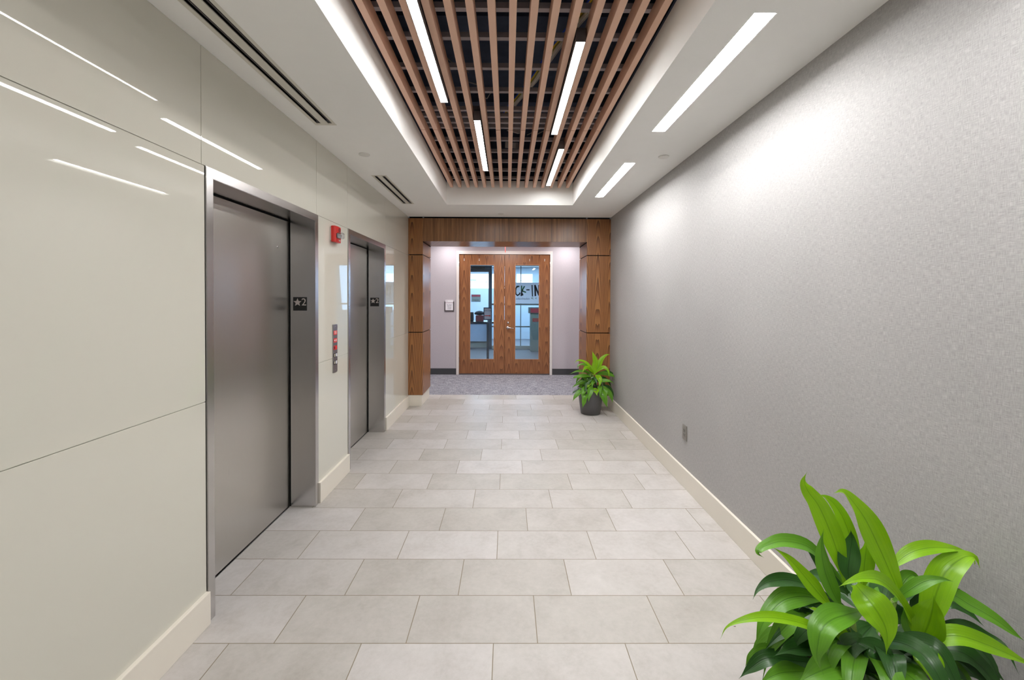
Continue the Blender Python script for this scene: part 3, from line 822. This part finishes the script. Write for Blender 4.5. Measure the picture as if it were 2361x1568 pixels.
for nm, w, strokes in LET:
    q = MB()
    for st in strokes: stroke(q, [P13(*p) for p in st], w/13.06/F_PX*YP)
    q.build('hand_lettering', DK if nm == 'dark' else GR, t)
q = MB()      # H E of the word, hidden behind the door stile from here
for st in ([(60, 760), (60, 1080)], [(60, 900), (130, 900)], [(60, 1070), (135, 1070)], [(60, 770), (135, 770)],
           [(-90, 760), (-90, 1080)], [(20, 760), (20, 1080)], [(-90, 920), (20, 920)],
           [(-150, 790), (-210, 780), (-250, 900), (-230, 1040), (-150, 1050)]):
    stroke(q, [P13(*p) for p in st], 40/13.06/F_PX*YP)
q.build('hand_lettering', DK, t)
a = P13(395, 1160)
text('small_lettering', '.edu/checkin', .088, GY, face_minus_y(a[0], ly, a[1]), t, .0005, squash=1.0)
q = MB(); stroke(q, [P13(700, 1120), P13(655, 1145), P13(715, 1170)], 14/13.06/F_PX*YP); OL = plain('marker_olive', lin(110, 130, 80), .7); q.build('chevron', OL, t)
q = MB(); stroke(q, [P13(810, 1125), P13(775, 1145), P13(815, 1165)], 12/13.06/F_PX*YP); q.build('chevron', OL, t)
# reception counter
t = thing('reception_counter', (-1.2, 13.4, 0), 'pale blue reception counter with dark top edge behind the door without handle', 'counter')
q = MB(); q.box(-3.0, -.60, 13.04, 13.72, .205, .775, .003); q.build('front_panel', plain('counter_panel', lin(176, 196, 220), .25), t)
q = MB(); q.box(-3.0, -.58, 13.10, 13.70, 0, .205); q.build('toe_kick', plain('counter_kick', lin(150, 156, 150), .5), t)
q = MB(); q.box(-3.05, -.40, 13.00, 13.76, .775, .832, .004); q.build('worktop', plain('counter_top_dark', lin(26, 30, 40), .3), t)
q = MB(); q.box(-1.02, -.77, 13.2, 13.45, .833, 1.03, .008)
tag(q.build('cardboard_box', plain('red_brown_box', lin(128, 62, 66), .6)), 'reddish brown box standing on the reception counter', 'box', None, 'thing')
q = MB(); q.box(-1.26, -1.10, 13.2, 13.5, .833, 1.13, .03)
tag(q.build('office_bag', plain('black_fabric', lin(24, 26, 34), .7)), 'black bag standing on the reception counter beside the red box', 'bag', None, 'thing')
q = MB(); q.lathe([(.02, 0), (.2, .02), (.24, .06), (.18, .11), (.08, .14), (.01, .145)], (0, 0, 0), 2, 20)
o = tag(q.build('folded_jacket', plain('dark_cloth', lin(34, 38, 48), .8)), 'dark rumpled cloth lying on top of the red box', 'cloth', None, 'thing'); o.location = (-.90, 13.34, 1.03); o.scale = (.75, .6, 1)
# ENTER sign on its pedestal
t = thing('enter_sign_stand', (-.47, 10.0, 0), 'black framed ENTER sign with red arrow on a slim post', 'sign stand')
q = MB(); q.lathe([(.16, 0), (.16, .012), (.03, .022)], (-.472, 10.0, 0), 2, 28); q.build('base', AL, t)
q = MB(); q.box(-.500, -.444, 9.985, 10.015, .02, .86); q.box(-.482, -.462, 9.99, 10.01, .86, 1.06); q.box(-.503, -.440, 9.98, 10.02, .86, .985); q.build('post', AL, t)
q = MB()
q.box(-.579, -.560, 9.985, 10.005, 1.05, 1.354); q.box(-.396, -.377, 9.985, 10.005, 1.05, 1.354); q.box(-.560, -.396, 9.985, 10.005, 1.05, 1.07); q.box(-.560, -.396, 9.985, 10.005, 1.334, 1.354); q.build('frame', plain('sign_frame_navy', lin(24, 30, 48), .4), t)
q = MB(); q.box(-.560, -.396, 9.992, 10.0, 1.07, 1.334); q.build('sheet', plain('sign_sheet', lin(196, 194, 200), .6), t)
text('lettering', 'ENTER', .052, plain('sign_text_grey', lin(92, 96, 98), .6), face_minus_y(-.478, 9.9915, 1.275), t, .0004)
q = MB(); q.prism([(-.55, 1.142), (-.44, 1.142), (-.44, 1.128), (-.405, 1.152), (-.44, 1.176), (-.44, 1.162), (-.55, 1.162)], 1, 9.990, 9.992); q.build('red_arrow', M['redlabel'], t)
# sign on the far wall
t = thing('wall_notice', (-1.22, YB, 1.6), 'grey notice with red top band reading ONLY on the far office wall', 'sign')
q = MB(); q.box(-1.402, -1.046, YB-.02, YB, 1.459, 1.729); q.build('board', plain('notice_grey', lin(118, 120, 112), .6), t)
q = MB(); q.box(-1.394, -1.054, YB-.023, YB-.02, 1.640, 1.718); q.build('red_band', plain('notice_red', lin(140, 44, 52), .6), t)
text('lettering', 'ONLY \u25BE'.split()[0], .075, M['plaque'], face_minus_y(-1.25, YB-.0215, 1.505), t, .001)
q = MB(); q.prism([(-1.155, 1.525), (-1.115, 1.525), (-1.135, 1.485)], 1, YB-.023, YB-.02); q.build('down_triangle', M['plaque'], t)
# ceiling fan
t = thing('ceiling_fan', (-1.95, 15.0, 2.3), 'blue grey ceiling fan blade tip seen before the wide office window', 'fan')
q = MB(); q.lathe([(.02, .56), (.02, .08), (.09, .07), (.11, .0), (.09, -.06), (.01, -.08)], (-1.95, 15.0, 2.24), 2, 24); q.build('hub', AL, t)
for k in range(3):
    q = MB()
    a = 2*math.pi*k/3-.05; ca, sa = math.cos(a), math.sin(a)
    vs = []
    for r, w, dz in ((.1, .05, .0), (.35, .075, .012), (.65, .075, .02), (.80, .04, .02), (.82, .01, .02)):
        for sgn in (-1, 1):
            for th in (0, .012):
                vs.append(q.bm.verts.new((-1.95+r*ca-sgn*w*sa, 15.0+r*sa+sgn*w*ca, 2.24+dz*0+sgn*w*.45+th)))
    for i in range(4):
        b = i*4
        for f in ((0, 2, 6, 4), (1, 5, 7, 3), (0, 4, 5, 1), (2, 3, 7, 6)): q.bm.faces.new([vs[b+j] for j in f])
    q.bm.faces.new([vs[j] for j in (0, 1, 3, 2)]); q.bm.faces.new([vs[16+j] for j in (0, 2, 3, 1)])
    q.build('blade', plain('fan_blade', lin(120, 150, 190), .4), t)
# display cabinet on the right
t = thing('display_cabinet', (.95, 12.3, 0), 'grey cabinet with a red header board behind the door with the lever handle', 'cabinet')
q = MB(); q.box(.69, 1.5, 12.2, 12.55, 0, 1.14, .004); q.build('body', plain('cabinet_grey', lin(110, 122, 118), .5), t)
q = MB(); q.box(.636, 1.52, 12.17, 12.58, 1.14, 1.312, .004); hd = q.build('header_board', plain('header_grey', lin(92, 98, 96), .5), t)
q = MB(); q.box(.69, 1.5, 12.166, 12.17, 1.155, 1.285); q.build('red_panel', plain('header_red', lin(150, 50, 60), .5), hd)
q = MB(); q.box(.748, 1.45, 12.196, 12.2, .885, .995); q.build('red_label', plain('label_red', lin(146, 72, 70), .5), t)

# ------------------------------------------------------------------ potted plants
def catmull(pts, n):
    P = [pts[0]*2-pts[1]]+pts+[pts[-1]*2-pts[-2]]; out = []
    segs = len(pts)-1
    for i in range(n+1):
        s = min(i/n*segs, segs-1e-6); k = int(s); t = s-k
        a, b, c, d = P[k:k+4]
        out.append(.5*((2*b)+(c-a)*t+(2*a-5*b+4*c-d)*t*t+(3*b-a-3*c+d)*t**3))
    return out

class Foliage:
    def __init__(s): s.bm = bmesh.new(); s.uv = s.bm.loops.layers.uv.new('UVMap')
    def leaf(s, pts, wid, mi, rg, up=.55, fold=.16, n=16, xmax=1.486, base=.30):
        ctr = catmull([Vector(p) for p in pts], n); rows = []
        K = 6; ph = rg.uniform(0, 6.28); tw = rg.uniform(-.25, .25)
        for i, p in enumerate(ctr):
            t = i/n
            T = (ctr[min(i+1, n)]-ctr[max(i-1, 0)]).normalized()
            toc = (Vector((0, 0, EYE))-p).normalized()
            nrm = (toc+Vector((tw, 0, up))).normalized()
            nrm.rotate(Quaternion(T, tw*3.2*(t-.35)))
            side = T.cross(nrm); side = side.normalized() if side.length > 1e-5 else Vector((1, 0, 0))
            nn = side.cross(T).normalized()
            prof = (max(t, 0)**1.0*(1-t)**1.7)/.1687
            w = wid*max(prof, base*(1-t)**2)*(1-.10*math.sin(12*t+ph)*t) if t < .995 else wid*.01
            row = []
            for k in range(K+1):
                u = k/K*2-1
                h = -fold*w*(1-abs(u)**1.2)+.075*w*math.sin(13*t+ph+u*1.5)*u*u*(1 if u > 0 else .7)
                q = p+side*(u*w/2)+nn*h
                if q.x > xmax: q.x = xmax-.002*(1+u)
                row.append(s.bm.verts.new(q))
            rows.append(row)
        for i in range(n):
            for k in range(K):
                f = s.bm.faces.new((rows[i][k], rows[i][k+1], rows[i+1][k+1], rows[i+1][k])); f.smooth = True; f.material_index = mi
                for lp, (uu, vv) in zip(f.loops, ((k/K, i/n), ((k+1)/K, i/n), ((k+1)/K, (i+1)/n), (k/K, (i+1)/n))): lp[s.uv].uv = (uu, vv)
    def build(s, name, mats, parent):
        me = bpy.data.meshes.new(name); s.bm.to_mesh(me); s.bm.free()
        for k in mats: me.materials.append(k)
        return link(name, me, parent)

def planter(t, x, y, r0, r1, h):
    q = MB(); q.lathe([(r0*.9, 0), (r0, .004), (r0+(r1-r0)*.55, h*.5), (r1-.006, h-.05), (r1, h-.004), (r1-.003, h), (r1-.014, h), (r1-.018, h-.05), (r0+(r1-r0)*.5, h*.5), (.02, h*.45)], (x, y, 0), 2, 48)
    q.build('pot', M['pot'], t)
    q = MB(); q.lathe([(r1-.02, h-.045), (r1*.5, h-.034), (.005, h-.03)], (x, y, 0), 2, 32, cap=False); q.build('soil', M['soil'], t)

def drift(fo, rg, base, az, rise, reach, drop, wid, mi, xmax=1.486):
    d = Vector((math.cos(az), math.sin(az), 0)); b = Vector(base)
    pts = [b, b+d*reach*.30+Vector((0, 0, rise*.75)), b+d*reach*.65+Vector((0, 0, rise)), b+d*reach*.9+Vector((0, 0, rise-drop*.45)), b+d*reach+Vector((0, 0, rise-drop))]
    pts = [Vector((min(p.x, xmax-.012), p.y, max(p.z, .03))) for p in pts]
    fo.leaf(pts, wid, mi, rg, up=1.2, xmax=xmax)

# far plant
PX, PY = 1.150, 5.62
t = thing('potted_plant', (PX, PY, 0), 'small leafy dracaena in a dark grey pot at the foot of the wood column', 'potted plant', 'potted dracaena plants')
planter(t, PX, PY, .132, .178, .36)
rg = random.Random(11)
def fz(u, v, dy=0.0): return at(1280+u/5.6, 780+v/5.6, PY+dy)
sc = 1/5.6/F_PX*PY
fa, fb = Foliage(), Foliage()
FAR = [('L', 78, [(510, 470, 0), (505, 390, 0), (520, 300, -.02), (497, 220, -.02), (475, 160, 0)]), ('L', 62, [(520, 450, 0), (560, 360, .02), (600, 270, .03), (660, 215, .04), (715, 210, .06)]),
       ('L', 36, [(500, 430, 0), (450, 360, 0), (380, 300, 0), (290, 285, 0), (240, 335, 0)]), ('M', 40, [(495, 460, 0), (440, 400, -.03), (370, 335, -.05), (300, 350, -.06), (290, 400, -.06)]),
       ('L', 54, [(500, 450, 0), (430, 380, -.06), (380, 390, -.1), (345, 460, -.12)]), ('L', 52, [(520, 450, 0), (580, 390, -.03), (640, 375, -.06), (690, 430, -.08), (692, 515, -.08)]),
       ('L', 70, [(520, 470, 0), (560, 500, -.1), (580, 560, -.14), (565, 640, -.16)]), ('M', 40, [(500, 480, 0), (400, 430, 0), (280, 425, 0), (175, 470, 0)]),
       ('D', 36, [(560, 440, .03), (680, 430, .08), (760, 470, .1), (810, 540, .1)]), ('M', 58, [(520, 480, 0), (620, 450, .02), (740, 480, .03), (830, 540, .03)]),
       ('M', 48, [(480, 500, 0), (380, 480, -.03), (260, 500, -.04), (235, 525, -.04)]), ('M', 52, [(500, 560, 0), (600, 545, -.06), (700, 550, -.08), (775, 595, -.08)]),
       ('L', 60, [(480, 560, -.05), (445, 580, -.12), (410, 645, -.16)]), ('M', 50, [(440, 620, 0), (350, 560, 0), (270, 600, 0), (215, 640, 0)]), ('D', 42, [(430, 640, 0), (330, 660, .02), (250, 690, .02), (215, 725, .02)]),
       ('M', 66, [(440, 620, -.03), (330, 680, -.1), (260, 750, -.13), (225, 820, -.14)]), ('M', 76, [(450, 630, -.05), (390, 650, -.13), (360, 700, -.17), (335, 770, -.18)]),
       ('M', 72, [(450, 660, -.08), (390, 740, -.18), (370, 830, -.2), (350, 910, -.2)]), ('M', 72, [(480, 590, -.08), (460, 660, -.18), (440, 750, -.22), (430, 825, -.23)]),
       ('L', 76, [(520, 640, -.12), (530, 680, -.2), (542, 745, -.23)]), ('M', 56, [(560, 600, -.08), (580, 660, -.17), (575, 780, -.2)]), ('M', 82, [(570, 620, -.08), (620, 730, -.18), (650, 820, -.2), (675, 905, -.2)]),
       ('M', 66, [(590, 610, -.05), (650, 680, -.12), (670, 760, -.14)]), ('M', 60, [(600, 600, 0), (690, 690, -.05), (730, 770, -.06), (740, 845, -.06)]), ('D', 46, [(600, 600, 0), (690, 630, .02), (740, 700, .03), (760, 775, .03)]),
       ('D', 60, [(500, 560, .05), (430, 500, .1), (340, 540, .14), (300, 610, .16)]), ('D', 60, [(520, 560, .05), (620, 520, .1), (690, 560, .15), (730, 650, .17)]), ('M', 60, [(510, 520, -.05), (490, 560, -.12), (470, 640, -.17)])]
for c, w, pts in FAR:
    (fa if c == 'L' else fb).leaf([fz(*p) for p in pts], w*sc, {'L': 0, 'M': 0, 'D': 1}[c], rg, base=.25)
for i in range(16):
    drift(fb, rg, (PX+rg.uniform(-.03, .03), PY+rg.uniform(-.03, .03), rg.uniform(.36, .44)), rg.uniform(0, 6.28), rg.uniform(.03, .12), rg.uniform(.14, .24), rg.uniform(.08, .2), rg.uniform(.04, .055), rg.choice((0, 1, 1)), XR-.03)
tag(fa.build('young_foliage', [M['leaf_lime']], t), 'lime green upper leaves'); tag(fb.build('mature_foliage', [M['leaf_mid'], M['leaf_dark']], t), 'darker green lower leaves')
q = MB()
for dx, dy, z in ((0, 0, .64), (-.03, .02, .5), (.03, -.02, .52)): q.tube([(PX+dx*.5, PY+dy*.5, .32), (PX+dx*.8, PY+dy*.8, .45), (PX+dx, PY+dy, z)], [.012, .011, .008])
q.build('stem', M['stem'], t)

# near plant
NX, NY = 1.125, 1.22
t = thing('potted_plant', (NX, NY, 0), 'large bright green dracaena filling the corner of the view beside the grey wall', 'potted plant', 'potted dracaena plants')
planter(t, NX, NY, .15, .205, .40)
rg = random.Random(4)
def nz(u, v, dy=0.0): return at(1640+u/3.086, 1060+v/3.086, NY+dy)
sc = 1/3.086/F_PX*NY
NEAR = [
 ('L', 165, [(960, 880, 0), (905, 680, 0), (850, 520, 0), (765, 330, 0), (690, 225, 0), (658, 150, -.01), (680, 88, -.02)]),
 ('L', 105, [(1030, 820, .03), (1010, 620, .03), (945, 430, .04), (880, 320, .04), (815, 265, .04), (750, 250, .03)]),
 ('L', 175, [(1370, 1020, 0), (1290, 830, 0), (1200, 620, 0), (1110, 430, -.01), (1020, 300, -.02), (940, 225, -.03), (870, 238, -.05)]),
 ('L', 130, [(1080, 900, .05), (1090, 760, .05), (1105, 640, .05), (1098, 550, .05)]),
 ('D', 150, [(985, 880, -.02), (975, 770, -.02), (985, 650, -.01), (997, 560, 0), (993, 498, 0)]),
 ('M', 120, [(930, 1060, 0), (860, 920, -.01), (800, 760, -.01), (780, 610, 0), (800, 495, 0)]),
 ('L', 118, [(870, 1070, 0), (770, 950, 0), (660, 820, 0), (550, 700, 0), (430, 618, 0)]),
 ('M', 112, [(960, 900, .04), (820, 730, .04), (690, 610, .03), (520, 572, .02), (400, 602, .01), (340, 640, 0), (335, 670, 0), (375, 697, 0)]),
 ('D', 150, [(980, 960, .06), (860, 830, .06), (745, 720, .06), (675, 630, .06)]),
 ('D', 110, [(850, 980, .04), (700, 890, .04), (560, 850, .03), (420, 865, .02), (335, 920, .01), (295, 995, 0)]),
 ('M', 165, [(800, 1000, .04), (660, 965, .03), (520, 990, .02), (410, 1090, .0), (350, 1200, -.01), (310, 1345, -.02)]),
 ('L', 88, [(1000, 1390, -.02), (900, 1300, -.03), (740, 1195, -.05), (560, 1135, -.06), (380, 1115, -.07), (220, 1140, -.08), (110, 1190, -.08), (65, 1275, -.08)]),
 ('D', 140, [(820, 1150, .04), (660, 1160, .03), (510, 1230, .02), (370, 1365, 0)]),
 ('D', 150, [(900, 1400, 0), (730, 1330, -.02), (570, 1340, -.04), (440, 1400, -.06)]),
 ('D', 130, [(800, 1450, 0), (560, 1420, 0), (390, 1410, 0), (270, 1490, 0), (195, 1560, 0)]),
 ('M', 185, [(1090, 1070, -.04), (980, 1080, -.09), (860, 1120, -.12), (785, 1200, -.14), (760, 1310, -.15), (755, 1420, -.15), (800, 1535, -.15)]),
 ('L', 150, [(1015, 1410, -.03), (970, 1290, -.04), (870, 1170, -.05), (760, 1080, -.06), (690, 1050, -.06)]),
 ('L', 235, [(1020, 880, -.06), (1110, 980, -.12), (1200, 1100, -.15), (1250, 1230, -.16), (1245, 1390, -.16)]),
 ('L', 120, [(1480, 1240, -.03), (1410, 1090, -.05), (1330, 950, -.08), (1210, 850, -.10), (1080, 838, -.12), (980, 868, -.13), (905, 905, -.13)]),
 ('M', 90, [(1280, 1015, 0), (1400, 930, -.02), (1520, 865, -.03), (1640, 850, -.04), (1725, 868, -.04)]),
 ('L', 205, [(1480, 1290, 0), (1560, 1080, 0), (1615, 900, .01), (1680, 770, .02), (1790, 690, .03), (1875, 690, .03), (1912, 772, .03)]),
 ('L', 120, [(1270, 780, .05), (1380, 680, .05), (1500, 628, .05), (1650, 618, .05), (1790, 650, .06), (1940, 745, .06)]),
 ('L', 225, [(1480, 1320, -.05), (1530, 1180, -.07), (1565, 1060, -.08), (1585, 965, -.08)]),
 ('M', 150, [(1470, 1340, -.03), (1450, 1220, -.03), (1410, 1100, -.03), (1355, 990, -.02)]),
 ('M', 125, [(1500, 1060, .03), (1690, 955, .0), (1850, 1030, -.03), (2020, 1130, -.06), (2150, 1230, -.08), (2235, 1295, -.09)]),
 ('D', 110, [(1560, 1060, .06), (1690, 1010, .05), (1810, 1065, .03), (1950, 1195, .0)]),
 ('L', 150, [(1480, 1345, -.05), (1600, 1270, -.08), (1760, 1245, -.10), (1950, 1300, -.11), (2110, 1370, -.11), (2240, 1440, -.11), (2380, 1500, -.11)]),
 ('D', 210, [(1530, 1340, 0), (1720, 1350, -.01), (1880, 1410, -.02), (2000, 1490, -.03), (2100, 1590, -.04)]),
 ('D', 110, [(1560, 1190, .05), (1790, 1180, .03), (1950, 1260, .0), (2090, 1340, -.03), (2190, 1530, -.06)]),
 ('L', 180, [(1450, 1320, -.06), (1530, 1400, -.10), (1570, 1500, -.12), (1590, 1640, -.13)]),
 ('D', 200, [(1030, 1290, -.05), (1160, 1350, -.09), (1260, 1460, -.11), (1330, 1620, -.12)]),
 ('M', 225, [(1080, 1440, -.05), (910, 1440, -.10), (760, 1500, -.13), (600, 1600, -.14)]),
 ('D', 120, [(1030, 1410, -.05), (1130, 1490, -.08), (1220, 1600, -.1)]),
 ('M', 55, [(1290, 1210, -.03), (1380, 1320, -.04), (1450, 1410, -.04)]),
 ('M', 150, [(1600, 1440, -.03), (1760, 1510, -.06), (1880, 1600, -.08)]),
 ('M', 130, [(700, 1500, -.02), (500, 1510, -.04), (330, 1600, -.06)]),
 ('M', 110, [(560, 1390, .02), (400, 1360, .02), (290, 1400, .02), (240, 1470, .02)]),
 ('D', 170, [(1380, 1180, .04), (1330, 1090, .05), (1290, 1000, .05)]),
 ('D', 170, [(1430, 1120, .08), (1520, 1010, .09), (1690, 940, .1), (1790, 920, .1)]),
 ('M', 120, [(1320, 960, .06), (1380, 860, .06), (1440, 820, .07), (1490, 860, .07)]),
 ('D', 190, [(1000, 1120, .05), (880, 1060, .06), (720, 1080, .07), (600, 1170, .07)]),
 ('D', 200, [(1150, 1180, .02), (1080, 1240, -.02), (1020, 1340, -.05)]),
 ('D', 190, [(1280, 1330, 0), (1330, 1420, -.04), (1380, 1560, -.06)]),
 ('D', 190, [(1500, 1420, .03), (1650, 1430, .02), (1800, 1480, .02), (1960, 1600, .02)]),
 ('M', 180, [(1400, 1440, -.05), (1420, 1520, -.08), (1400, 1640, -.1)]),
]
fa, fb = Foliage(), Foliage()
for c, w, pts in NEAR:
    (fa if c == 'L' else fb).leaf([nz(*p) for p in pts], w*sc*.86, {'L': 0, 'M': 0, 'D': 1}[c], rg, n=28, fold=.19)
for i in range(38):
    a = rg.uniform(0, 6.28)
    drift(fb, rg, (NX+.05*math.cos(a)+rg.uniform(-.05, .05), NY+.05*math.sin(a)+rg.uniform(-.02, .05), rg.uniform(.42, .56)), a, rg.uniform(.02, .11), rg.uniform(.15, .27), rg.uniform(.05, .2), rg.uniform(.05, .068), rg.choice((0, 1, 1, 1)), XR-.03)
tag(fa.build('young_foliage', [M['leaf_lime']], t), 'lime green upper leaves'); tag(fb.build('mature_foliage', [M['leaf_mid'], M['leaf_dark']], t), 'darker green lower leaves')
q = MB()
for (u, v), (bx, by) in (((1000, 1120), (-.05, .0)), ((1480, 1330), (.05, -.02)), ((1300, 1000), (.03, .05)), ((930, 1060), (-.06, .03)), ((1020, 1400), (-.03, -.03))):
    e = nz(u, v, 0)
    q.tube([(NX+bx, NY+by, .34), ((NX+bx+e.x)/2, (NY+by+e.y)/2, (.36+e.z)/2), tuple(e)], [.013, .012, .008])
q.build('stem', M['stem'], t)

# tiny insect lying on the tile by the near plant
b = Vector((.93, 1.90, .0005)); p = at(1694, 1445, 1.0); k = EYE/(EYE-p.z); b = Vector((0, 0, EYE)).lerp(p, k)
t = thing('insect', (b.x, b.y, 0), 'tiny dead winged insect on the floor tile beside the near plant', 'insect')
q = MB(); q.lathe([(.0005, -.005), (.0013, -.002), (.0012, .002), (.0009, .005), (.0003, .006)], (b.x, b.y, .0016), 0, 10); q.build('body', plain('insect_brown', lin(70, 40, 34), .5), t)
q = MB()
for s in (-1, 1): q.prism([(b.x, b.y), (b.x+s*.004, b.y+s*.009), (b.x+s*.007, b.y+s*.007)], 2, .0016, .0019)
q.build('wings', plain('insect_wing', lin(190, 176, 172), .4), t)
